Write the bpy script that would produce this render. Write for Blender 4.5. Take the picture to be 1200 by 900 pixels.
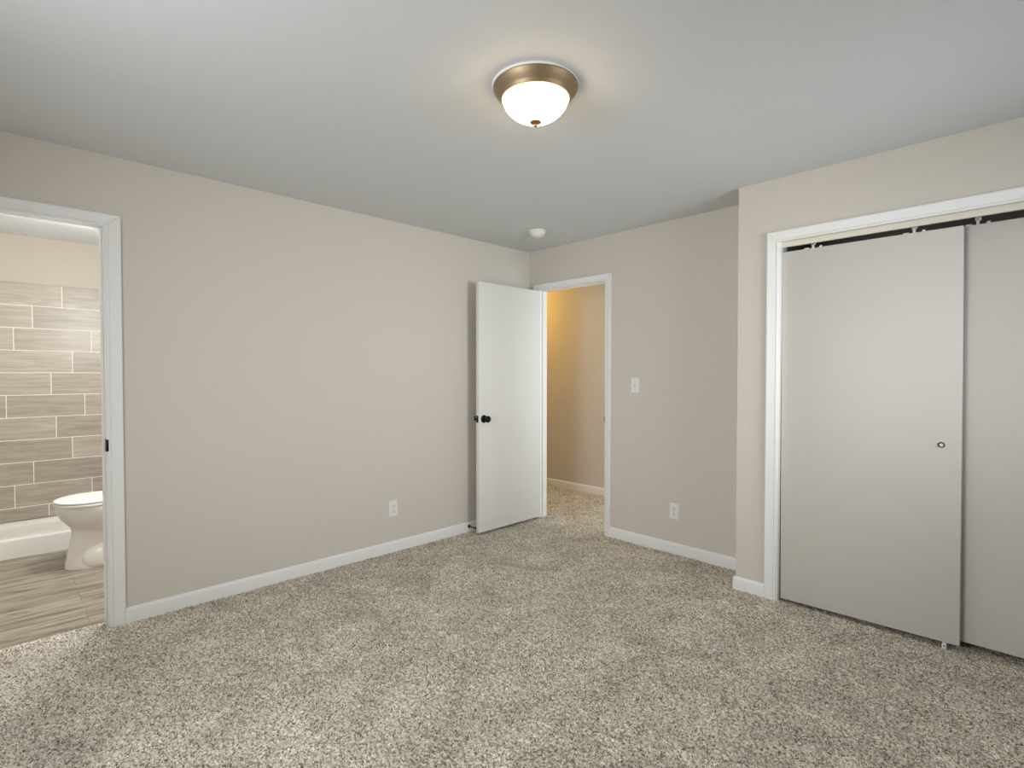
import bpy, bmesh, math, random
import numpy as np
from mathutils import Vector, Matrix

for o in list(bpy.data.objects):
    bpy.data.objects.remove(o, do_unlink=True)
S = bpy.context.scene
COL = S.collection
PI = math.pi
rad = math.radians

# ------------------------------------------------------------------ camera
cam_d = bpy.data.cameras.new('camera')
cam_d.sensor_fit = 'HORIZONTAL'
cam_d.sensor_width = 36.0
cam_d.lens = 620.82 * 36.0 / 1200.0
cam_d.clip_start = 0.02
cam = bpy.data.objects.new('camera', cam_d)
COL.objects.link(cam)
cam.location = (3.3625, -3.4884, 1.2946)
cam.rotation_euler = (rad(90 - 1.072), 0, rad(45.827))
S.camera = cam

# ------------------------------------------------------------------ world, lights, exposure
S.view_settings.view_transform = 'Standard'
S.view_settings.look = 'None'
S.view_settings.gamma = 1.0
S.view_settings.use_curve_mapping = False
S.view_settings.exposure = 0.04

W = bpy.data.worlds.new('sky')
S.world = W
W.use_nodes = True
bg = W.node_tree.nodes['Background']
bg.inputs[0].default_value = (0.72, 0.85, 1.0, 1)
bg.inputs[1].default_value = 1.0


def area(name, loc, rot, sx, sy, power, color, spread=180):
    d = bpy.data.lights.new(name, 'AREA')
    d.shape = 'RECTANGLE'
    d.size, d.size_y = sx, sy
    d.energy = power
    d.color = color
    d.spread = rad(spread)
    o = bpy.data.objects.new(name, d)
    COL.objects.link(o)
    o.location = loc
    o.rotation_euler = rot
    return o


def point(name, loc, power, color, r=0.05):
    d = bpy.data.lights.new(name, 'POINT')
    d.energy = power
    d.color = color
    d.shadow_soft_size = r
    o = bpy.data.objects.new(name, d)
    COL.objects.link(o)
    o.location = loc
    return o


DAY = (0.93, 0.97, 1.0)
# daylight through the front window, plus an added light at the right window
area('daylight_front_window', (2.02, -4.36, 1.50), (rad(78), 0, 0), 1.15, 1.25, 52, DAY, 160)
area('fill_right_window', (4.26, -1.15, 1.45), (rad(90), 0, rad(86)), 1.25, 1.25, 16, DAY, 80)  # narrow beam added to brighten the open door and far corner
# lamps out of sight in the hall and over the bathroom vanity, plus an added fill
point('hall_lamp', (-1.25, 0.68, 2.15), 14, (1.0, 0.56, 0.07), 0.06)
area('hall_cool_fill', (1.85, 0.62, 1.35), (rad(90), 0, rad(90)), 0.7, 1.4, 16, (0.84, 0.95, 1.0))  # added cool fill at the closed hall end, brightens hall wall and floor
point('vanity_lamp', (-0.72, -2.80, 1.80), 52, (0.95, 0.97, 1.0), 0.14)

H = 2.40          # ceiling height
CY = -0.3087      # closet front plane
RX = 4.10         # right wall
FY = -4.20        # front wall (behind the camera)
OC0, OC1 = 2.262, 3.800             # closet opening, jamb faces (x)

# ------------------------------------------------------------------ materials
def s2l(c):
    return tuple(((v / 255) / 12.92 if v / 255 <= 0.04045 else ((v / 255 + 0.055) / 1.055) ** 2.4) for v in c)


def mat(name, rgb, rough=0.6, metal=0.0, spec=0.5):
    m = bpy.data.materials.new(name)
    m.use_nodes = True
    b = m.node_tree.nodes['Principled BSDF']
    b.inputs['Base Color'].default_value = (*s2l(rgb), 1)
    b.inputs['Roughness'].default_value = rough
    b.inputs['Metallic'].default_value = metal
    b.inputs['Specular IOR Level'].default_value = spec
    return m


def N(m, t, **kw):
    n = m.node_tree.nodes.new(t)
    for k, v in kw.items():
        if hasattr(n, k):
            setattr(n, k, v)
        else:
            n.inputs[k.replace('_', ' ')].default_value = v
    return n


def LK(m, a, b):
    m.node_tree.links.new(a, b)


def objcoord(m, scale=(1, 1, 1)):
    tc = N(m, 'ShaderNodeTexCoord')
    mp = N(m, 'ShaderNodeMapping')
    mp.inputs['Scale'].default_value = scale
    LK(m, tc.outputs['Object'], mp.inputs['Vector'])
    return mp.outputs['Vector']


def paint(name, rgb, rough=0.75, var=0.03, bump=0.08, scale=160, spec=0.3):
    """Rolled wall paint: faint orange-peel bump and very slight tone variation."""
    m = mat(name, rgb, rough, spec=spec)
    b = m.node_tree.nodes['Principled BSDF']
    v = objcoord(m)
    n = N(m, 'ShaderNodeTexNoise', Scale=scale, Detail=3.0)
    LK(m, v, n.inputs['Vector'])
    bp = N(m, 'ShaderNodeBump', Strength=bump, Distance=0.002)
    LK(m, n.outputs['Fac'], bp.inputs['Height'])
    LK(m, bp.outputs['Normal'], b.inputs['Normal'])
    n2 = N(m, 'ShaderNodeTexNoise', Scale=60.0, Detail=4.0)
    LK(m, v, n2.inputs['Vector'])
    mx = N(m, 'ShaderNodeMixRGB')
    c = s2l(rgb)
    mx.inputs[1].default_value = (*[q * (1 - var) for q in c], 1)
    mx.inputs[2].default_value = (*[min(1, q * (1 + var)) for q in c], 1)
    LK(m, n2.outputs['Fac'], mx.inputs[0])
    LK(m, mx.outputs[0], b.inputs['Base Color'])
    return m


M = {}
M['wall'] = paint('greige wall paint', (214, 207, 197))
M['bath_wall'] = paint('cream bathroom paint', (196, 188, 174))
M['ceiling'] = paint('flat ceiling paint', (214, 217, 218), rough=0.9, bump=0.15, scale=110)
M['trim'] = paint('white gloss trim', (238, 238, 236), rough=0.4, var=0.01, bump=0.03, spec=0.5)
M['door'] = paint('white door paint', (209, 205, 198), rough=0.5, var=0.012, bump=0.05, scale=220, spec=0.4)
M['plastic'] = mat('white plastic', (236, 236, 232), 0.35)
M['porcelain'] = mat('white porcelain', (240, 237, 230), 0.12, spec=0.6)
M['hall_door'] = paint('bright white door paint', (228, 227, 222), rough=0.45, var=0.012, bump=0.05, scale=220, spec=0.4)
M['acrylic'] = mat('white acrylic', (242, 240, 233), 0.3)
M['black'] = mat('oil rubbed black metal', (22, 20, 19), 0.35, 0.6)
M['slot'] = mat('dark slot', (38, 34, 30), 0.7)
M['screw'] = mat('painted screw', (205, 205, 200), 0.4, 0.3)
M['zinc'] = mat('zinc plated steel', (215, 214, 210), 0.35, 0.7)
M['track'] = mat('cream enamelled steel', (226, 220, 204), 0.4, 0.1)
M['nylon'] = mat('white nylon', (235, 234, 228), 0.4)
M['grout'] = mat('pale grout', (246, 243, 234), 0.9)
M['pullcup'] = mat('brushed nickel', (176, 168, 156), 0.35, 0.9)
M['rubber'] = mat('black rubber', (20, 20, 20), 0.7)
M['outside'] = mat('pale concrete', (150, 148, 142), 0.9)


def brushed(name, rgb):
    m = mat(name, rgb, 0.38, 0.85)
    b = m.node_tree.nodes['Principled BSDF']
    v = objcoord(m, (40, 40, 300))
    n = N(m, 'ShaderNodeTexNoise', Scale=3.0, Detail=4.0)
    LK(m, v, n.inputs['Vector'])
    mr = N(m, 'ShaderNodeMapRange')
    mr.inputs['To Min'].default_value = 0.36
    mr.inputs['To Max'].default_value = 0.62
    LK(m, n.outputs['Fac'], mr.inputs['Value'])
    LK(m, mr.outputs[0], b.inputs['Roughness'])
    return m


M['nickel'] = brushed('brushed antique nickel', (158, 138, 110))
M['brass'] = brushed('antique brass', (176, 134, 84))

# glowing frosted glass of the lit ceiling lamp
m = bpy.data.materials.new('lit frosted glass')
m.use_nodes = True
b = m.node_tree.nodes['Principled BSDF']
b.inputs['Base Color'].default_value = (0.9, 0.88, 0.84, 1)
b.inputs['Roughness'].default_value = 0.4
b.inputs['Emission Color'].default_value = (1.0, 0.70, 0.41, 1)
b.inputs['Emission Strength'].default_value = 17
M['lit'] = m

# window glass
m = bpy.data.materials.new('window glass')
m.use_nodes = True
nt = m.node_tree
nt.nodes.remove(nt.nodes['Principled BSDF'])
tr = N(m, 'ShaderNodeBsdfTransparent')
gl = N(m, 'ShaderNodeBsdfGlossy')
gl.inputs['Roughness'].default_value = 0.02
mx = N(m, 'ShaderNodeMixShader')
mx.inputs[0].default_value = 0.06
LK(m, tr.outputs[0], mx.inputs[1])
LK(m, gl.outputs[0], mx.inputs[2])
LK(m, mx.outputs[0], nt.nodes['Material Output'].inputs['Surface'])
M['glass'] = m

# carpet: speckled cut pile, every tuft its own tone, with brushed patches
m = mat('speckled greige carpet', (150, 140, 124), 0.95, spec=0.1)
b = m.node_tree.nodes['Principled BSDF']
v = objcoord(m)
vo = N(m, 'ShaderNodeTexVoronoi', Scale=190.0)
LK(m, v, vo.inputs['Vector'])
sep = N(m, 'ShaderNodeSeparateColor')
LK(m, vo.outputs['Color'], sep.inputs[0])
cr = N(m, 'ShaderNodeValToRGB')
e = cr.color_ramp.elements
e[0].position, e[0].color = 0.0, (*s2l((104, 92, 76)), 1)
e[1].position, e[1].color = 1.0, (*s2l((248, 244, 236)), 1)
for p, c in ((0.22, (168, 157, 140)), (0.5, (208, 198, 182)), (0.82, (230, 222, 206))):
    q = e.new(p)
    q.color = (*s2l(c), 1)
LK(m, sep.outputs[0], cr.inputs[0])
n1 = N(m, 'ShaderNodeTexNoise', Scale=4.6, Detail=5.0, Roughness=0.62, Distortion=0.6)
LK(m, v, n1.inputs['Vector'])
mr = N(m, 'ShaderNodeMapRange')
mr.inputs['From Min'].default_value = 0.34
mr.inputs['From Max'].default_value = 0.66
mr.inputs['To Min'].default_value = 0.84
mr.inputs['To Max'].default_value = 1.16
LK(m, n1.outputs['Fac'], mr.inputs['Value'])
mul = N(m, 'ShaderNodeVectorMath', operation='MULTIPLY')
LK(m, cr.outputs[0], mul.inputs[0])
LK(m, mr.outputs[0], mul.inputs[1])
LK(m, mul.outputs[0], b.inputs['Base Color'])
n2 = N(m, 'ShaderNodeTexNoise', Scale=260.0, Detail=2.0)
LK(m, v, n2.inputs['Vector'])
bp = N(m, 'ShaderNodeBump', Strength=0.5, Distance=0.004)
LK(m, n2.outputs['Fac'], bp.inputs['Height'])
LK(m, bp.outputs['Normal'], b.inputs['Normal'])
M['carpet'] = m

# wood-look vinyl planks running along y
m = mat('grey oak vinyl plank', (170, 158, 138), 0.4, spec=0.4)
b = m.node_tree.nodes['Principled BSDF']
tc = N(m, 'ShaderNodeTexCoord')
rot = N(m, 'ShaderNodeMapping')
rot.inputs['Rotation'].default_value = (0, 0, rad(90))
LK(m, tc.outputs['Object'], rot.inputs['Vector'])
br = N(m, 'ShaderNodeTexBrick')
br.offset = 0.37
br.inputs['Scale'].default_value = 1.0
br.inputs['Mortar Size'].default_value = 0.0012
br.inputs['Brick Width'].default_value = 1.2
br.inputs['Row Height'].default_value = 0.17
br.inputs['Color1'].default_value = (0.15, 0.15, 0.15, 1)
br.inputs['Color2'].default_value = (0.85, 0.85, 0.85, 1)
br.inputs['Mortar'].default_value = (0.0, 0.0, 0.0, 1)
LK(m, rot.outputs[0], br.inputs['Vector'])
mp = N(m, 'ShaderNodeMapping')
mp.inputs['Scale'].default_value = (14, 1.6, 1)
LK(m, tc.outputs['Object'], mp.inputs['Vector'])
off = N(m, 'ShaderNodeVectorMath', operation='MULTIPLY_ADD')
off.inputs[1].default_value = (9, 9, 9)
LK(m, br.outputs['Color'], off.inputs[0])
LK(m, mp.outputs[0], off.inputs[2])
n = N(m, 'ShaderNodeTexNoise', Scale=1.3, Detail=7.0, Roughness=0.62, Distortion=0.9)
LK(m, off.outputs[0], n.inputs['Vector'])
cr = N(m, 'ShaderNodeValToRGB')
e = cr.color_ramp.elements
e[0].position, e[0].color = 0.28, (*s2l((90, 78, 62)), 1)
e[1].position, e[1].color = 0.72, (*s2l((188, 180, 166)), 1)
q = e.new(0.5)
q.color = (*s2l((157, 147, 130)), 1)
LK(m, n.outputs['Fac'], cr.inputs[0])
mx = N(m, 'ShaderNodeMixRGB')
mx.inputs[2].default_value = (*s2l((110, 96, 78)), 1)
LK(m, br.outputs['Fac'], mx.inputs[0])
LK(m, cr.outputs[0], mx.inputs[1])
LK(m, mx.outputs[0], b.inputs['Base Color'])
M['vinyl'] = m

# wood-look wall tile: horizontal grain, each tile its own tone
m = mat('taupe wood look tile', (150, 138, 120), 0.35, spec=0.4)
b = m.node_tree.nodes['Principled BSDF']
tc = N(m, 'ShaderNodeTexCoord')
geo = N(m, 'ShaderNodeNewGeometry')
mp = N(m, 'ShaderNodeMapping')
mp.inputs['Scale'].default_value = (1, 3.0, 34)
LK(m, tc.outputs['Object'], mp.inputs['Vector'])
off = N(m, 'ShaderNodeVectorMath', operation='MULTIPLY_ADD')
off.inputs[1].default_value = (37, 53, 71)
LK(m, geo.outputs['Random Per Island'], off.inputs[0])
LK(m, mp.outputs[0], off.inputs[2])
n = N(m, 'ShaderNodeTexNoise', Scale=1.2, Detail=6.0, Roughness=0.6, Distortion=0.7)
LK(m, off.outputs[0], n.inputs['Vector'])
cr = N(m, 'ShaderNodeValToRGB')
e = cr.color_ramp.elements
e[0].position, e[0].color = 0.3, (*s2l((163, 154, 139)), 1)
e[1].position, e[1].color = 0.7, (*s2l((193, 185, 171)), 1)
LK(m, n.outputs['Fac'], cr.inputs[0])
mr = N(m, 'ShaderNodeMapRange')
mr.inputs['To Min'].default_value = 0.86
mr.inputs['To Max'].default_value = 1.1
LK(m, geo.outputs['Random Per Island'], mr.inputs['Value'])
mul = N(m, 'ShaderNodeVectorMath', operation='MULTIPLY')
LK(m, cr.outputs[0], mul.inputs[0])
LK(m, mr.outputs[0], mul.inputs[1])
LK(m, mul.outputs[0], b.inputs['Base Color'])
M['tile'] = m

# ------------------------------------------------------------------ mesh helpers
def obj(name, bm, m, parent=None, loc=(0, 0, 0), smooth=False, angle=35):
    bmesh.ops.recalc_face_normals(bm, faces=bm.faces)
    me = bpy.data.meshes.new(name)
    if smooth:
        for f in bm.faces:
            f.smooth = True
        lim = rad(angle)
        for ed in bm.edges:
            if len(ed.link_faces) == 2 and ed.calc_face_angle(0) > lim:
                ed.smooth = False
    bm.to_mesh(me)
    bm.free()
    me.materials.append(m)
    o = bpy.data.objects.new(name, me)
    COL.objects.link(o)
    o.location = loc
    if parent is not None:
        o.parent = parent
    return o


def tag(o, label=None, cat=None, group=None, kind=None):
    if label:
        o['label'] = label
    if cat:
        o['category'] = cat
    if group:
        o['group'] = group
    if kind:
        o['kind'] = kind
    return o


def thing(name, label, cat, loc=(0, 0, 0), group=None, kind=None):
    o = bpy.data.objects.new(name, None)
    o.empty_display_size = 0.05
    COL.objects.link(o)
    o.location = loc
    return tag(o, label, cat, group, kind)


def struct(name, bm, m, label, cat, **kw):
    return tag(obj(name, bm, m, **kw), label, cat, kind='structure')


def box(bm, a, b, bevel=0.0, seg=2):
    a = Vector(a)
    b = Vector(b)
    r = bmesh.ops.create_cube(bm, size=1.0, matrix=Matrix.Translation((a + b) / 2) @ Matrix.Diagonal((*(b - a), 1)))
    if bevel:
        es = list({e for v in r['verts'] for e in v.link_edges})
        bmesh.ops.bevel(bm, geom=es, offset=bevel, segments=seg, affect='EDGES', profile=0.5)
    return bm


def boxes(lst, bevel=0.0):
    bm = bmesh.new()
    for a, b in lst:
        box(bm, a, b, bevel)
    return bm


def lathe(prof, n=64, axis='z'):
    """prof: list of (r, h). r == 0 closes with a pole."""
    bm = bmesh.new()
    rings = []
    for r, h in prof:
        if r < 1e-6:
            rings.append([bm.verts.new((0, 0, h))])
        else:
            rings.append([bm.verts.new((r * math.cos(2 * PI * k / n), r * math.sin(2 * PI * k / n), h)) for k in range(n)])
    for A, B in zip(rings, rings[1:]):
        if len(A) == 1 and len(B) == 1:
            continue
        for k in range(n):
            j = (k + 1) % n
            if len(A) == 1:
                bm.faces.new((A[0], B[k], B[j]))
            elif len(B) == 1:
                bm.faces.new((A[k], B[0], A[j]))
            else:
                bm.faces.new((A[k], B[k], B[j], A[j]))
    if axis == 'x':
        bmesh.ops.transform(bm, matrix=Matrix.Rotation(rad(90), 4, 'Y'), verts=bm.verts)
    elif axis == '-x':
        bmesh.ops.transform(bm, matrix=Matrix.Rotation(rad(-90), 4, 'Y'), verts=bm.verts)
    elif axis == '-y':
        bmesh.ops.transform(bm, matrix=Matrix.Rotation(rad(90), 4, 'X'), verts=bm.verts)
    return bm


def loft(sections, n=48, cap=True):
    """sections: lists of n points (Vectors), joined in order and capped."""
    bm = bmesh.new()
    rings = [[bm.verts.new(p) for p in s] for s in sections]
    n = len(rings[0])
    for A, B in zip(rings, rings[1:]):
        for k in range(n):
            j = (k + 1) % n
            bm.faces.new((A[k], A[j], B[j], B[k]))
    if cap:
        bm.faces.new(rings[0])
        bm.faces.new(rings[-1])
    return bm


def sweep(path, prof):
    """Mitred sweep of a (thickness, height) profile along a 2-D path; thickness goes to the left of the path."""
    P = [Vector(p) for p in path]
    bm = bmesh.new()
    rings = []
    for i, p in enumerate(P):
        d0 = (P[i] - P[i - 1]).normalized() if i > 0 else None
        d1 = (P[i + 1] - P[i]).normalized() if i < len(P) - 1 else None
        n0 = Vector((-d0.y, d0.x)) if d0 else None
        n1 = Vector((-d1.y, d1.x)) if d1 else None
        if n0 and n1:
            nn = (n0 + n1)
            nn = nn / (1 + n0.dot(n1))
        else:
            nn = n0 or n1
        rings.append([bm.verts.new((p.x + nn.x * t, p.y + nn.y * t, h)) for t, h in prof])
    k = len(prof)
    for A, B in zip(rings, rings[1:]):
        for i in range(k):
            j = (i + 1) % k
            bm.faces.new((A[i], A[j], B[j], B[i]))
    bm.faces.new(rings[0])
    bm.faces.new(rings[-1])
    return bm


BASE = [(0, -0.004), (0.0135, -0.004), (0.0135, 0.060), (0.0115, 0.068), (0.008, 0.0745), (0.004, 0.0785), (0, 0.0787)]
CASE = [(0.0, 0.0), (0.0, 0.0085), (0.003, 0.0110), (0.0085, 0.0112), (0.0100, 0.0078), (0.0122, 0.0078), (0.0135, 0.0120), (0.040, 0.0150), (0.050, 0.0165), (0.056, 0.0165), (0.0585, 0.0145), (0.0585, 0.0)]


def casing(bm, a, b, h, place, z0=-0.004, w=1.0):
    """Mitred door casing around the opening a..b, head h; place(u, z, t) -> xyz. Two legs and a head with visible mitres."""
    gap = 0.0005
    for leg in range(3):
        rings = []
        for end in range(2):
            ring = []
            for u, t in CASE:
                u *= w
                if leg == 0:
                    q = (a - u, z0) if end == 0 else (a - u, h + u - gap)
                elif leg == 1:
                    q = (a - u + gap, h + u) if end == 0 else (b + u - gap, h + u)
                else:
                    q = (b + u, h + u - gap) if end == 0 else (b + u, z0)
                ring.append(bm.verts.new(place(q[0], q[1], t)))
            rings.append(ring)
        A, B = rings
        k = len(A)
        for i in range(k):
            j = (i + 1) % k
            bm.faces.new((A[i], A[j], B[j], B[i]))
        bm.faces.new(A)
        bm.faces.new(B)
    return bm


# ================================================================== THE SETTING
# ---- carpet: a real tufted surface over bedroom, doorway and hall
def carpet():
    st = 0.0065
    xs = np.arange(-2.05, RX + 0.02, st)
    ys = np.arange(FY - 0.02, 1.16, st)
    nx, ny = len(xs), len(ys)
    X, Y = np.meshgrid(xs, ys, indexing='ij')
    rng = np.random.default_rng(7)
    Z = rng.uniform(-0.0065, 0.0040, (nx, ny))
    JX = X + rng.uniform(-0.3, 0.3, (nx, ny)) * st
    JY = Y + rng.uniform(-0.3, 0.3, (nx, ny)) * st
    big = np.zeros((nx, ny))
    for k in range(14):
        a = rng.uniform(0, 2 * PI)
        f = rng.uniform(8, 30)
        big += np.sin(f * (X * math.cos(a) + Y * math.sin(a)) + rng.uniform(0, 6.28)) / f
    Z += big * 0.006
    # pile pressed down in the trough under the sliding doors
    Z -= 0.012 * np.clip((Y - (CY + 0.012)) / 0.02, 0, 1) * (X > OC0 + 0.003)
    xc = (X[:-1, :-1] + X[1:, 1:]) / 2
    yc = (Y[:-1, :-1] + Y[1:, 1:]) / 2
    bed = (xc > -0.02) & (yc < 0.02) & ~((xc > 2.05) & (yc > CY + 0.02))
    sill = (xc > -0.085) & (xc < 0.0) & (yc < -3.08) & (yc > -3.83)
    door = (xc > 0.10) & (xc < 0.86) & (yc > 0.0) & (yc < 0.12)
    hall = (yc > 0.09) & (xc < 1.92)
    clos = (xc > 2.12) & (yc >= CY)  & (yc < 0.47)
    keep = bed | sill | door | hall | clos
    idx = np.arange(nx * ny).reshape(nx, ny)
    ii, jj = np.nonzero(keep)
    F = np.stack([idx[ii, jj], idx[ii + 1, jj], idx[ii + 1, jj + 1], idx[ii, jj + 1]], 1)
    used = np.unique(F)
    rem = np.full(nx * ny, -1, dtype=np.int64)
    rem[used] = np.arange(len(used))
    F = rem[F]
    co = np.stack([JX.ravel()[used], JY.ravel()[used], Z.ravel()[used]], 1)
    me = bpy.data.meshes.new('floor')
    me.vertices.add(len(co))
    me.vertices.foreach_set('co', co.astype(np.float32).ravel())
    me.loops.add(F.size)
    me.loops.foreach_set('vertex_index', F.astype(np.int32).ravel())
    me.polygons.add(len(F))
    me.polygons.foreach_set('loop_start', np.arange(0, F.size, 4, dtype=np.int32))
    me.update(calc_edges=True)
    me.polygons.foreach_set('use_smooth', np.ones(len(F), dtype=bool))
    me.validate()
    me.materials.append(M['carpet'])
    o = bpy.data.objects.new('floor', me)
    COL.objects.link(o)
    return o


tag(carpet(), 'speckled greige carpet covering the bedroom and hall floor', 'carpet', kind='structure')
struct('floor_bathroom', boxes([((-2.5, FY, -0.06), (-0.0855, -2.48, -0.010))]), M['vinyl'],
       'grey brown wood plank vinyl floor in the bathroom', 'floor')
struct('floor_slab', boxes([((-2.6, FY - 0.1, -0.20), (RX + 0.1, 1.24, -0.062))]), M['outside'],
       'concrete slab under the floors', 'floor')
struct('ceiling', boxes([((-2.6, FY - 0.1, H), (RX + 0.1, 1.24, H + 0.1))]), M['ceiling'],
       'flat pale grey white ceiling over the room', 'ceiling')

OL0, OL1 = -3.805, -3.095           # bathroom doorway, jamb faces (y)
OB0, OB1 = 0.122, 0.838             # hall doorway, jamb faces (x)
HD = 2.045                          # head jamb underside
JT = 0.018                          # jamb thickness
TL, TB, TC = 0.11, 0.10, 0.11       # wall thicknesses

wl = boxes([((-TL, OL1 + JT, 0 - 0.06), (0, TB, H)), ((-TL, FY, -0.06), (0, OL0 - JT, H)),
            ((-TL, OL0 - JT, HD + JT), (0, OL1 + JT, H))])
struct('wall_left', wl, M['wall'], 'long greige wall with the bathroom doorway', 'wall')
wb = boxes([((0, 0, -0.06), (OB0 - JT, TB, H)), ((OB1 + JT, 0, -0.06), (2.027, TB, H)),
            ((OB0 - JT, 0, HD + JT), (OB1 + JT, TB, H)), ((-2.0, TB - 0.1, -0.06), (-TL, TB, H))])
struct('wall_back', wb, M['wall'], 'greige wall with the hall doorway, switch and outlet', 'wall')
wc = boxes([((2.027, CY, -0.06), (OC0 - JT, CY + TC, H)), ((OC1 + JT, CY, -0.06), (RX, CY + TC, H)),
            ((OC0 - JT, CY, HD + JT), (OC1 + JT, CY + TC, H)), ((2.027, CY + TC, -0.06), (2.137, 0.45, H)),
            ((2.027, 0.45, -0.06), (RX, 0.55, H))])
struct('wall_closet', wc, M['wall'], 'greige projecting wall around the sliding closet doors', 'wall')

# right wall and front wall (behind the camera), each with a window
WY0, WY1, WZ0, WZ1 = -1.75, -0.55, 0.85, 2.05
wr = boxes([((RX, FY, -0.06), (RX + 0.1, WY0, H)), ((RX, WY1, -0.06), (RX + 0.1, 0.55, H)),
            ((RX, WY0, -0.06), (RX + 0.1, WY1, WZ0)), ((RX, WY0, WZ1), (RX + 0.1, WY1, H))])
struct('wall_right', wr, M['wall'], 'greige wall with an added window beside the closet', 'wall')
WX0, WX1 = 1.47, 2.57
wf = boxes([((-2.6, FY - 0.1, -0.06), (WX0, FY, H)), ((WX1, FY - 0.1, -0.06), (RX + 0.1, FY, H)),
            ((WX0, FY - 0.1, -0.06), (WX1, FY, WZ0)), ((WX0, FY - 0.1, WZ1), (WX1, FY, H))])
struct('wall_front', wf, M['wall'], 'greige wall with a window opposite the hall doorway', 'wall')
struct('wall_hall', boxes([((-2.0, 1.13, -0.06), (2.0, 1.23, H)), ((-2.1, TB, -0.06), (-2.0, 1.23, H)),
                           ((1.9, TB, -0.06), (2.0, 1.13, H))]), M['wall'],
       'hall wall seen through the open doorway', 'wall')
struct('wall_bathroom', boxes([((-2.52, FY, -0.06), (-2.412, -2.4, H)), ((-2.412, -2.48, -0.06), (-TL, -2.4, H))]),
       M['bath_wall'], 'cream bathroom wall above the tiles', 'wall')

# windows
def window(name, a, b, z0, z1, place, label):
    root = thing(name, label, 'window', kind='structure')
    fr = bmesh.new()
    def pb(u0, u1, za, zb, t0, t1):
        p, q = Vector(place(u0, za, t0)), Vector(place(u1, zb, t1))
        box(fr, [min(p[i], q[i]) for i in range(3)], [max(p[i], q[i]) for i in range(3)])
    w = 0.045
    pb(a, a + w, z0, z1, -0.09, -0.02)
    pb(b - w, b, z0, z1, -0.09, -0.02)
    pb(a + w, b - w, z0, z0 + w, -0.09, -0.02)
    pb(a + w, b - w, z1 - w, z1, -0.09, -0.02)
    zm = (z0 + z1) / 2
    pb(a + w, b - w, zm - 0.02, zm + 0.02, -0.08, -0.03)
    pb(a - 0.03, b + 0.03, z0 - 0.02, z0, -0.02, 0.03)
    obj('window_frame', fr, M['trim'], root)
    g = bmesh.new()
    p, q = Vector(place(a + w, z0 + w, -0.058)), Vector(place(b - w, z1 - w, -0.054))
    box(g, [min(p[i], q[i]) for i in range(3)], [max(p[i], q[i]) for i in range(3)])
    obj('window_pane', g, M['glass'], root)
    return root


window('window_1', WX0, WX1, WZ0, WZ1, lambda u, z, t: (u, FY + t, z), 'white sash window opposite the hall doorway')
window('window_2', WY0, WY1, WZ0, WZ1, lambda u, z, t: (RX - t, u, z), 'added white sash window beside the closet')  # unseen window, put in to even out the room light

# ---- door frames: jambs + mitred casings
def frame_left():
    bm = bmesh.new()
    casing(bm, OL0 - 0.006, OL1 + 0.006, HD - 0.006, lambda u, z, t: (t, u, z), w=1.08)
    for y0, y1 in ((OL1, OL1 + JT), (OL0 - JT, OL0)):
        box(bm, (-TL - 0.003, y0, -0.02), (0.0, y1, HD + JT), 0.001, 1)
    box(bm, (-TL - 0.003, OL0, HD), (0.0, OL1, HD + JT))
    # stops
    box(bm, (-0.075, OL1 - 0.010, -0.02), (-0.040, OL1, HD), 0.002, 1)
    box(bm, (-0.075, OL0, -0.02), (-0.040, OL0 + 0.010, HD), 0.002, 1)
    box(bm, (-0.075, OL0 + 0.010, HD - 0.010), (-0.040, OL1 - 0.010, HD))
    casing(bm, OL0 - 0.006, OL1 + 0.006, HD - 0.006, lambda u, z, t: (-TL - t, u, z), z0=-0.010)
    return bm


f1 = struct('trim_1', frame_left(), M['trim'], 'white casing around the bathroom doorway', 'door frame')


def strike(parent, pts, lip):
    bm = bmesh.new()
    box(bm, *pts, 0.0012, 1)
    box(bm, *lip, 0.002, 2)
    o = obj('strike_plate', bm, M['black'], parent, smooth=True)
    o['label'] = 'black metal strike plate'
    return o


strike(f1, ((-0.032, OL1 - 0.002, 0.900), (-0.004, OL1, 0.964)), ((-0.004, OL1 - 0.003, 0.902), (0.0125, OL1 + 0.008, 0.962)))


def frame_back():
    bm = bmesh.new()
    casing(bm, OB0 - 0.006, OB1 + 0.006, HD - 0.006, lambda u, z, t: (u, -t, z), w=0.93)
    for x0, x1 in ((OB0 - JT, OB0), (OB1, OB1 + JT)):
        box(bm, (x0, 0.0, -0.02), (x1, TB + 0.003, HD + JT), 0.001, 1)
    box(bm, (OB0, 0.0, HD), (OB1, TB + 0.003, HD + JT))
    box(bm, (OB0, 0.040, -0.02), (OB0 + 0.010, 0.075, HD), 0.002, 1)
    box(bm, (OB1 - 0.010, 0.040, -0.02), (OB1, 0.075, HD), 0.002, 1)
    box(bm, (OB0 + 0.010, 0.040, HD - 0.010), (OB1 - 0.010, 0.075, HD))
    casing(bm, OB0 - 0.006, OB1 + 0.006, HD - 0.006, lambda u, z, t: (u, TB + t, z))
    return bm


f2 = struct('trim_2', frame_back(), M['trim'], 'white casing around the hall doorway', 'door frame')
strike(f2, ((OB1 - 0.002, 0.004, 0.900), (OB1, 0.034, 0.958)), ((OB1 - 0.003, -0.004, 0.906), (OB1 + 0.003, 0.004, 0.956)))


def frame_closet():
    bm = bmesh.new()
    casing(bm, OC0 - 0.006, OC1 + 0.006, HD - 0.006, lambda u, z, t: (u, CY - t, z), w=1.03)
    for x0, x1 in ((OC0 - JT, OC0), (OC1, OC1 + JT)):
        box(bm, (x0, CY, -0.02), (x1, CY + TC + 0.003, HD + JT), 0.001, 1)
    box(bm, (OC0, CY, HD), (OC1, CY + TC + 0.003, HD + JT))
    return bm


struct('trim_3', frame_closet(), M['trim'], 'white casing around the sliding closet doors', 'door frame')

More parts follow.
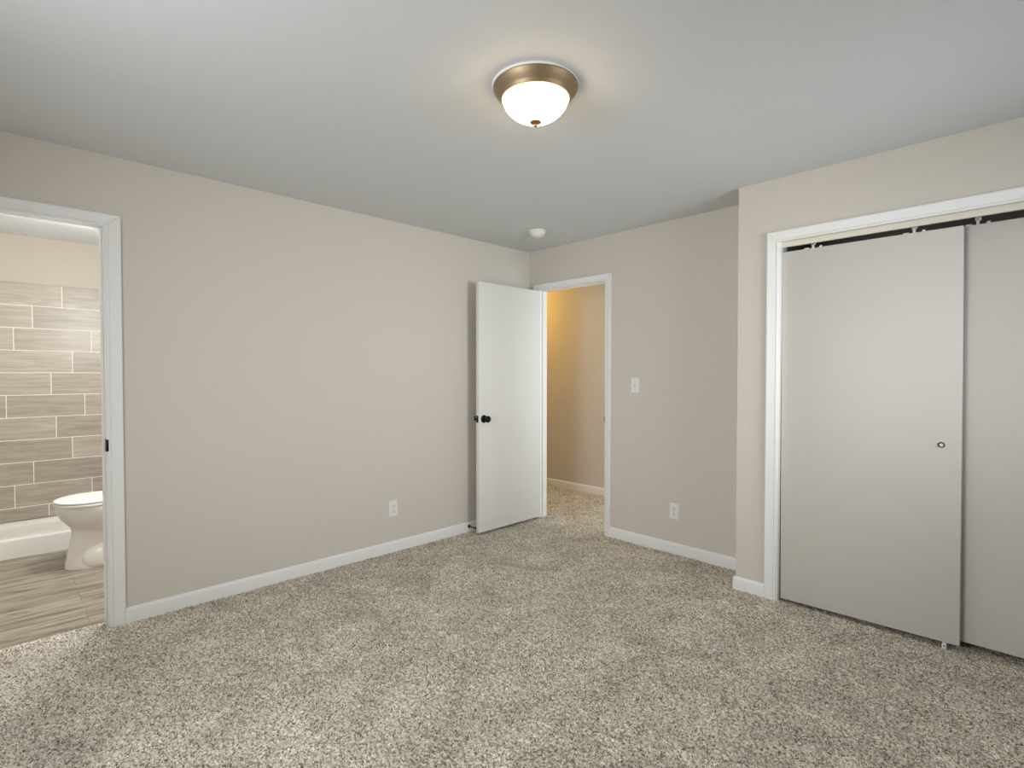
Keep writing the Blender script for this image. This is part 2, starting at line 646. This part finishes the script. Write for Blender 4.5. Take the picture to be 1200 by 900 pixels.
# ---- baseboards
struct('baseboard_left', sweep([(0.0, OB0), (0.0, OL1 + 0.069)][::1] and [(OB0 - 0.0615, 0.0), (0.0, 0.0), (0.0, OL1 + 0.0695)], BASE), M['trim'],
       'white baseboard along the long left wall', 'baseboard', smooth=True, angle=40)
struct('baseboard_back', sweep([(OC0 - 0.0665, CY), (2.027, CY), (2.027, 0.0), (OB1 + 0.0605, 0.0)], BASE), M['trim'],
       'white baseboard from the hall doorway around the closet corner', 'baseboard', smooth=True, angle=40)
struct('baseboard_right', sweep([(RX, FY), (RX, CY), (OC1 + 0.0665, CY)], BASE), M['trim'],
       'white baseboard under the window beside the closet', 'baseboard', smooth=True, angle=40)
struct('baseboard_front', sweep([(0, OL0 - 0.0695), (0, FY), (RX, FY)], BASE), M['trim'],
       'white baseboard under the window opposite the hall doorway', 'baseboard', smooth=True, angle=40)
struct('baseboard_hall', sweep([(1.9, 1.13), (-2.0, 1.13)], BASE), M['trim'],
       'white baseboard at the foot of the hall wall', 'baseboard', smooth=True, angle=40)

# ---- threshold strip between carpet and vinyl
struct('trim_4', sweep([(-0.083, OL0), (-0.083, OL1)], [(-0.006, -0.012), (-0.006, -0.003), (0.0, -0.001), (0.006, -0.003), (0.010, -0.010)]),
       M['track'], 'pale threshold strip where carpet meets the bathroom floor', 'threshold')

# ---- bathroom tile surround
def tiles():
    bm = bmesh.new()
    rows = [2.023 - 0.1794 * i for i in range(12)]
    joints = [-3.095, -3.279, -3.392, -3.033, -3.171, -3.440, -3.143, -3.042, -3.286, -3.400, -3.197]
    g, L, x0, x1 = 0.0028, 0.4840, -2.411, -2.400
    for i in range(11):
        zt = rows[i] - (0 if i == 0 else g)
        zb = max(rows[i + 1], 0.128) + g
        y = joints[i]
        while y > -4.19:
            y -= L
        while y < -2.48:
            a, b_ = max(y + g, -4.195), min(y + L - g, -2.484)
            if b_ - a > 0.01:
                box(bm, (x0, a, zb), (x1, b_, zt), 0.0012, 1)
            y += L
    return bm


tw = struct('wall_tile', tiles(), M['tile'], 'grey brown wood look tiles in running bond above the shower base', 'tile')
gb = obj('grout', boxes([((-2.412, -4.195, 0.128), (-2.4018, -2.484, 2.0225))]), M['grout'], tw)
gb['label'] = 'pale grout lines'

# ================================================================== DOORS
# ---- open hall door: swung 90 degrees into the room
DX0, DX1, DY0, DY1, DZ0, DZ1 = 0.120, 0.155, -0.740, -0.022, 0.022, 2.030
d1 = thing('door_1', 'white flat slab door standing open against the corner, black knob', 'door', (0.1375, -0.012, 0.0), kind='structure')


def rel(o, root):
    o.location = Vector(o.location) - root.location
    return o


rel(obj('door_panel', box(bmesh.new(), (DX0, DY0, DZ0), (DX1, DY1, DZ1), 0.0018, 2), M['hall_door'], d1, smooth=True), d1)
KY, KZ = -0.688, 0.934
ROSE = [(0, 0), (0.0315, 0), (0.0315, 0.003), (0.029, 0.008), (0.020, 0.011), (0.0125, 0.013)]
KNOB = [(0.0125, 0.010), (0.0115, 0.028), (0.014, 0.034), (0.022, 0.038), (0.0265, 0.046), (0.0268, 0.054), (0.023, 0.061), (0.013, 0.0655), (0.012, 0.0645), (0, 0.0645)]
for sgn, x in (('x', DX1), ('-x', DX0)):
    k = obj('door_knob', lathe(KNOB, 40, sgn), M['black'], d1, (x, KY, KZ), smooth=True, angle=50)
    rel(k, d1)
    k['label'] = 'black round door knob'
    r = obj('knob_rose', lathe(ROSE, 40, sgn), M['black'], k, smooth=True, angle=50)
lp = bmesh.new()
box(lp, (0.1255, DY0 - 0.0015, 0.906), (0.1495, DY0 + 0.002, 0.962), 0.001, 1)
box(lp, (0.131, DY0 - 0.011, 0.925), (0.144, DY0, 0.943), 0.003, 2)
o = rel(obj('latch_plate', lp, M['black'], d1), d1)
o['label'] = 'black latch plate with bolt on the door edge'
for hz in (0.25, 1.05, 1.82):
    hb = bmesh.new()
    bmesh.ops.create_cone(hb, cap_ends=True, segments=16, radius1=0.0055, radius2=0.0055, depth=0.09,
                          matrix=Matrix.Translation((0.117, -0.0105, hz)))
    box(hb, (0.1185, -0.021, hz - 0.045), (0.1205, -0.006, hz + 0.045))
    rel(obj('hinge', hb, M['black'], d1, smooth=True), d1)

# ---- closet sliding doors in their track
def hanger(parent, x, y, ztop):
    """steel hanger plate on the back of a door with a nylon wheel running in the track"""
    bm = bmesh.new()
    box(bm, (x - 0.045, y, ztop - 0.045), (x + 0.045, y + 0.0025, ztop + 0.006), 0.0008, 1)
    box(bm, (x - 0.045, y - 0.004, ztop + 0.001), (x - 0.020, y + 0.0025, ztop + 0.013), 0.0008, 1)
    box(bm, (x + 0.031, y - 0.004, ztop + 0.001), (x + 0.045, y + 0.0025, ztop + 0.016), 0.0008, 1)
    box(bm, (x - 0.006, y - 0.002, ztop + 0.001), (x + 0.006, y + 0.0025, ztop + 0.034), 0.0008, 1)
    h = obj('hanger', bm, M['zinc'], parent)
    h['label'] = 'pale steel roller hanger above the door'
    wbm = lathe([(0, -0.004), (0.011, -0.004), (0.0125, -0.002), (0.0125, 0.002), (0.011, 0.004), (0, 0.004)], 24, '-y')
    obj('roller', wbm, M['nylon'], h, (x, y + 0.006, ztop + 0.034), smooth=True, angle=40)
    return h


d2 = thing('door_2', 'front white sliding closet door with round finger pull', 'door', (0, 0, 0), kind='structure')
P2 = bmesh.new()
box(P2, (2.266, -0.277, 0.013), (3.056, -0.242, 1.984), 0.0015, 2)
for v in P2.verts:                         # the door hangs a touch out of square: rises to the right at the foot
    if v.co.z < 0.5:
        v.co.z += (v.co.x - 2.266) / 0.79 * 0.012 - 0.004
        v.co.x += 0.004
    else:
        v.co.z -= (v.co.x - 2.266) / 0.79 * 0.004 - 0.002
        v.co.x -= 0.005
obj('door_panel', P2, M['door'], d2, smooth=True)
hanger(d2, 2.412, -0.2415, 1.984)
hanger(d2, 2.862, -0.2415, 1.982)
fp = obj('finger_pull', lathe([(0.0, 0.0006), (0.0085, 0.0006), (0.0095, 0.0022), (0.0125, 0.0026), (0.0132, 0.0012), (0.0132, 0.0)], 32, '-y'),
         M['pullcup'], d2, (2.983, -0.277, 0.958), smooth=True, angle=30)
fp['label'] = 'small round metal finger pull'
obj('pull_rim', lathe([(0.0084, 0.0006), (0.0090, 0.0028), (0.0125, 0.0032), (0.0136, 0.0018), (0.0138, 0.0)], 32, '-y'), M['black'], fp, smooth=True, angle=30)

d3 = thing('door_3', 'rear white sliding closet door, partly behind the front one', 'door', (0, 0, 0), kind='structure')
obj('door_panel', box(bmesh.new(), (3.020, -0.222, 0.026), (3.797, -0.187, 1.988), 0.0015, 2), M['door'], d3, smooth=True)
hanger(d3, 3.094, -0.1865, 1.988)
hanger(d3, 3.680, -0.1865, 1.988)

tk = boxes([((OC0, -0.2865, HD - 0.002), (OC1, -0.160, HD)), ((OC0, -0.2865, HD - 0.034), (OC1, -0.2845, HD)),
            ((OC0, -0.226, HD - 0.010), (OC1, -0.224, HD)), ((OC0, -0.162, HD - 0.010), (OC1, -0.160, HD)),
            ((OC0, -0.2845, HD - 0.034), (OC1, -0.2795, HD - 0.032))])
tag(obj('door_track', tk, M['track']), 'cream metal track above the sliding closet doors', 'door track')

gbm = bmesh.new()
box(gbm, (2.998, -0.300, -0.016), (3.014, -0.180, 0.003), 0.0008, 1)
box(gbm, (2.998, -0.298, 0.0), (3.014, -0.287, 0.024), 0.0015, 1)
box(gbm, (2.998, -0.238, 0.0), (3.014, -0.226, 0.020), 0.0015, 1)
fg = tag(obj('floor_guide', gbm, M['nylon']), 'small white plastic floor guide under the front closet door', 'door guide')
obj('screw', lathe([(0, 0.001), (0.0035, 0.001), (0.0035, -0.001)], 16, '-y'), M['slot'], fg, (3.006, -0.298, 0.010))

# ================================================================== THINGS
# ---- ceiling light
CL = thing('ceiling_light', 'lit flush ceiling light with white glass bowl and nickel rim', 'ceiling light', (1.9555, -1.996, H))
obj('mounting_pan', lathe([(0, 0), (0.1625, 0), (0.1645, -0.003), (0.1635, -0.010), (0.160, -0.012), (0, -0.012)], 96), M['trim'], CL, (-0.0025, -0.0005, 0), smooth=True)
obj('trim_ring', lathe([(0.150, -0.010), (0.162, -0.010), (0.1625, -0.014), (0.160, -0.019), (0.156, -0.026), (0.150, -0.034), (0.142, -0.043), (0.1365, -0.050),
                        (0.1355, -0.054), (0.133, -0.057), (0.1285, -0.058), (0.1265, -0.056), (0.1265, -0.040), (0.150, -0.012)], 96), M['nickel'], CL, smooth=True, angle=30)
R, D = 0.1255, 0.086
prof = [(R, -0.050)]
for k in range(1, 17):
    a = k / 16 * PI / 2
    prof.append((R * math.cos(a) if k < 16 else 0.0, -0.054 - D * (0.8 * math.sin(a) + 0.2 * math.sin(a) ** 2)))
obj('glass_shade', lathe(prof, 96), M['lit'], CL, smooth=True, angle=60)
zb = -0.054 - D
obj('finial', lathe([(0, zb + 0.004), (0.0215, zb + 0.001), (0.023, zb - 0.001), (0.019, zb - 0.004), (0.011, zb - 0.0065), (0.006, zb - 0.009), (0.0078, zb - 0.0125),
                     (0.0065, zb - 0.016), (0.003, zb - 0.019), (0, zb - 0.020)], 40), M['brass'], CL, smooth=True, angle=50)

# ---- smoke detector
SD = thing('smoke_detector', 'small round white smoke detector on the ceiling near the corner', 'smoke detector', (0.548, -0.478, H))
obj('base', lathe([(0, 0), (0.068, 0), (0.069, -0.003), (0.069, -0.010), (0.066, -0.012), (0, -0.012)], 64), M['plastic'], SD, smooth=True)
obj('cover', lathe([(0, -0.012), (0.059, -0.012), (0.060, -0.016), (0.058, -0.028), (0.050, -0.034), (0.047, -0.0345), (0.0455, -0.040), (0.034, -0.046), (0.020, -0.0475), (0.019, -0.046), (0, -0.046)], 64),
    M['plastic'], SD, smooth=True, angle=30)
obj('test_button', lathe([(0, -0.046), (0.009, -0.046), (0.009, -0.0485), (0, -0.0490)], 24), M['screw'], SD, (0.022, -0.022, 0.004))


# ---- switch and outlets (built facing -y at the origin)
def plate_mesh(w, h):
    bm = bmesh.new()
    sec = []
    for t, k in ((0.0, 0.0), (0.003, 0.0), (0.0055, 0.004), (0.0062, 0.008)):
        sec.append([Vector((sx * (w / 2 - k), -t, sz * (h / 2 - k))) for sx, sz in ((-1, -1), (1, -1), (1, 1), (-1, 1))])
    b2 = loft(sec, cap=True)
    bm.free()
    return b2


def screw_mesh():
    bm = lathe([(0, 0.0016), (0.0025, 0.0013), (0.0034, 0.0)], 20, '-y')
    return bm


SW = thing('light_switch', 'white toggle light switch beside the hall doorway', 'light switch', (1.120, 0, 1.207))
obj('wall_plate', plate_mesh(0.072, 0.116), M['plastic'], SW)
bm = boxes([((-0.0055, -0.0066, -0.0125), (0.0055, -0.0055, 0.0125))])
obj('toggle_slot', bm, M['screw'], SW)
bm = bmesh.new()
box(bm, (-0.0042, -0.018, -0.0045), (0.0042, -0.004, 0.0045), 0.0012, 1)
bmesh.ops.rotate(bm, cent=(0, -0.004, 0), matrix=Matrix.Rotation(rad(-28), 3, 'X'), verts=bm.verts)
obj('toggle', bm, M['plastic'], SW)
for z in (-0.030, 0.030):
    obj('screw', screw_mesh(), M['screw'], SW, (0, -0.006, z))


def make_outlet(loc, label):
    t = thing('wall_outlet', label, 'outlet', loc, 'duplex wall outlets')
    obj('wall_plate', plate_mesh(0.072, 0.116), M['plastic'], t)
    for z in (-0.0195, 0.0195):
        sec = []
        for d, k in ((0.004, 0.0), (0.0080, 0.0), (0.0088, 0.0012)):
            ring = []
            for q in range(32):
                a = 2 * PI * q / 32
                x, zz = 0.0175 * math.cos(a), 0.0175 * math.sin(a)
                zz = max(-0.0142, min(0.0142, zz))
                s = 1 - k / 0.0175
                ring.append(Vector((x * s, -d, zz * s)))
            sec.append(ring)
        rc = obj('receptacle', loft(sec), M['plastic'], t, (0, 0, z))
        sl = boxes([((-0.0075, -0.0093, -0.001), (-0.0052, -0.0080, 0.0085)), ((0.0052, -0.0093, 0.0), (0.0075, -0.0080, 0.0075))])
        bmesh.ops.create_cone(sl, cap_ends=True, segments=16, radius1=0.0028, radius2=0.0028, depth=0.0013,
                              matrix=Matrix.Translation((0, -0.00865, -0.0075)) @ Matrix.Rotation(rad(90), 4, 'X'))
        obj('slots', sl, M['slot'], rc)
    obj('screw', screw_mesh(), M['screw'], t, (0, -0.006, 0))
    return t


def copy_tree(o, parent=None):
    c = o.copy()
    COL.objects.link(c)
    if parent is not None:
        c.parent = parent
    for ch in list(o.children):
        copy_tree(ch, c)
    return c


o1 = make_outlet((1.452, 0, 0.306), 'white duplex outlet low on the wall under the light switch')
o2 = copy_tree(o1)
o2.location = (0, -1.428, 0.3145)
o2.rotation_euler = (0, 0, rad(90))
o2['label'] = 'white duplex outlet between the bathroom doorway and the open door'

# ---- door stop on the baseboard behind the open door
DS = thing('door_stop', 'black door stop on the baseboard behind the open door', 'door stop', (0.0135, -0.728, 0.047))
obj('flange', lathe([(0, 0), (0.0125, 0), (0.0125, 0.003), (0.009, 0.009), (0.006, 0.012), (0, 0.012)], 24, 'x'), M['black'], DS, smooth=True)
obj('rod', lathe([(0.0042, 0.008), (0.0042, 0.085)], 16, 'x'), M['black'], DS, smooth=True)
obj('bumper', lathe([(0, 0.083), (0.0085, 0.083), (0.0090, 0.088), (0.0085, 0.098), (0.006, 0.1055), (0, 0.1055)], 24, 'x'), M['rubber'], DS, smooth=True)

# ---- shower base
bm = bmesh.new()
sx0, sx1, sy0, sy1 = -2.398, -1.772, FY + 0.004, -2.484
def rect(x0, x1, y0, y1, z):
    return [bm.verts.new(p) for p in ((x0, y0, z), (x1, y0, z), (x1, y1, z), (x0, y1, z))]
R0 = rect(sx0, sx1 + 0.004, sy0, sy1, -0.010)
R1 = rect(sx0, sx1, sy0, sy1, 0.124)
R2 = rect(sx0 + 0.055, sx1 - 0.085, sy0 + 0.05, sy1 - 0.05, 0.124)
R3 = rect(sx0 + 0.085, sx1 - 0.120, sy0 + 0.08, sy1 - 0.08, 0.092)
for A, B in ((R0, R1), (R1, R2), (R2, R3)):
    for k in range(4):
        j = (k + 1) % 4
        bm.faces.new((A[k], A[j], B[j], B[k]))
bm.faces.new(R3)
bm.faces.new(R0)
es = [ed for ed in bm.edges if all(v in R1 for v in ed.verts) or all(v in R2 for v in ed.verts) or all(v in R3 for v in ed.verts)]
bmesh.ops.bevel(bm, geom=es, offset=0.012, segments=4, affect='EDGES', profile=0.5)
SB = tag(obj('shower_base', bm, M['acrylic'], smooth=True, angle=60), 'low white shower base against the tiled bathroom wall', 'shower base')

# ---- toilet (faces -y)
TX = -1.25
TO = thing('toilet', 'white toilet with closed lid beside the shower base', 'toilet', (TX, -2.86, -0.010))


def egg(z, yf, yb, hw, n=56, p=2.35, dx=0.0, squash=1.0):
    """closed egg outline: pointed elliptical front (-y), squarer back"""
    yc = yf + (yb - yf) * 0.42
    ring = []
    for k in range(n):
        a = 2 * PI * k / n
        c, s = math.cos(a), math.sin(a)
        e_ = 2.0 / (2.05 if s < 0 else p)
        x = hw * math.copysign(abs(c) ** e_, c)
        y = (yc - yf if s < 0 else yb - yc) * math.copysign(abs(s) ** e_, s)
        ring.append(Vector((x + dx, yc + y + 2.86, z + 0.010)))
    return ring


body = [(-0.010, -3.183, -2.60, 0.118), (0.0, -3.185, -2.60, 0.120), (0.020, -3.181, -2.60, 0.117), (0.090, -3.168, -2.60, 0.105), (0.160, -3.155, -2.60, 0.098),
        (0.205, -3.147, -2.60, 0.098), (0.235, -3.143, -2.60, 0.105), (0.262, -3.150, -2.60, 0.122), (0.290, -3.172, -2.60, 0.145), (0.320, -3.198, -2.60, 0.163),
        (0.350, -3.215, -2.60, 0.175), (0.385, -3.226, -2.60, 0.182), (0.408, -3.230, -2.60, 0.185), (0.416, -3.228, -2.60, 0.183), (0.418, -3.215, -2.61, 0.170)]
bm = loft([egg(*s) for s in body])
# trapway bulges on both sides of the pedestal
for sgn in (-1, 1):
    sph = bmesh.ops.create_uvsphere(bm, u_segments=28, v_segments=16, radius=1.0)
    for v in sph['verts']:
        v.co = Vector((sgn * 0.078 + v.co.x * 0.058, -2.90 + 2.86 + v.co.y * 0.20, 0.055 + v.co.z * 0.125))
    for v in sph['verts']:
        v.co.z = max(v.co.z, 0.001)
obj('bowl', bm, M['porcelain'], TO, smooth=True, angle=60)
seat = [(0.419, -3.226, -2.80, 0.180), (0.421, -3.232, -2.80, 0.186), (0.432, -3.234, -2.80, 0.187), (0.436, -3.230, -2.80, 0.183)]
obj('seat', loft([egg(*s) for s in seat]), M['plastic'], TO, smooth=True, angle=50)
lid = [(0.438, -3.226, -2.79, 0.180), (0.440, -3.233, -2.79, 0.186), (0.449, -3.234, -2.79, 0.187), (0.455, -3.222, -2.79, 0.178), (0.460, -3.17, -2.80, 0.14), (0.462, -3.06, -2.82, 0.06)]
obj('lid', loft([egg(*s) for s in lid]), M['plastic'], TO, smooth=True, angle=50)
tk_ = bmesh.new()
box(tk_, (-0.20, 0.145, 0.428), (0.20, 0.340, 0.752), 0.022, 4)
box(tk_, (-0.11, 0.06, 0.28), (0.11, 0.30, 0.430), 0.012, 3)
obj('tank', tk_, M['porcelain'], TO, smooth=True, angle=50)
obj('tank_lid', box(bmesh.new(), (-0.21, 0.135, 0.753), (0.21, 0.345, 0.785), 0.010, 3), M['porcelain'], TO, smooth=True, angle=50)
fl = bmesh.new()
bmesh.ops.create_cone(fl, cap_ends=True, segments=20, radius1=0.011, radius2=0.011, depth=0.012, matrix=Matrix.Translation((-0.15, 0.139, 0.70)) @ Matrix.Rotation(rad(90), 4, 'X'))
box(fl, (-0.155, 0.126, 0.694), (-0.075, 0.133, 0.706), 0.003, 2)
obj('flush_lever', fl, M['zinc'], TO, smooth=True)
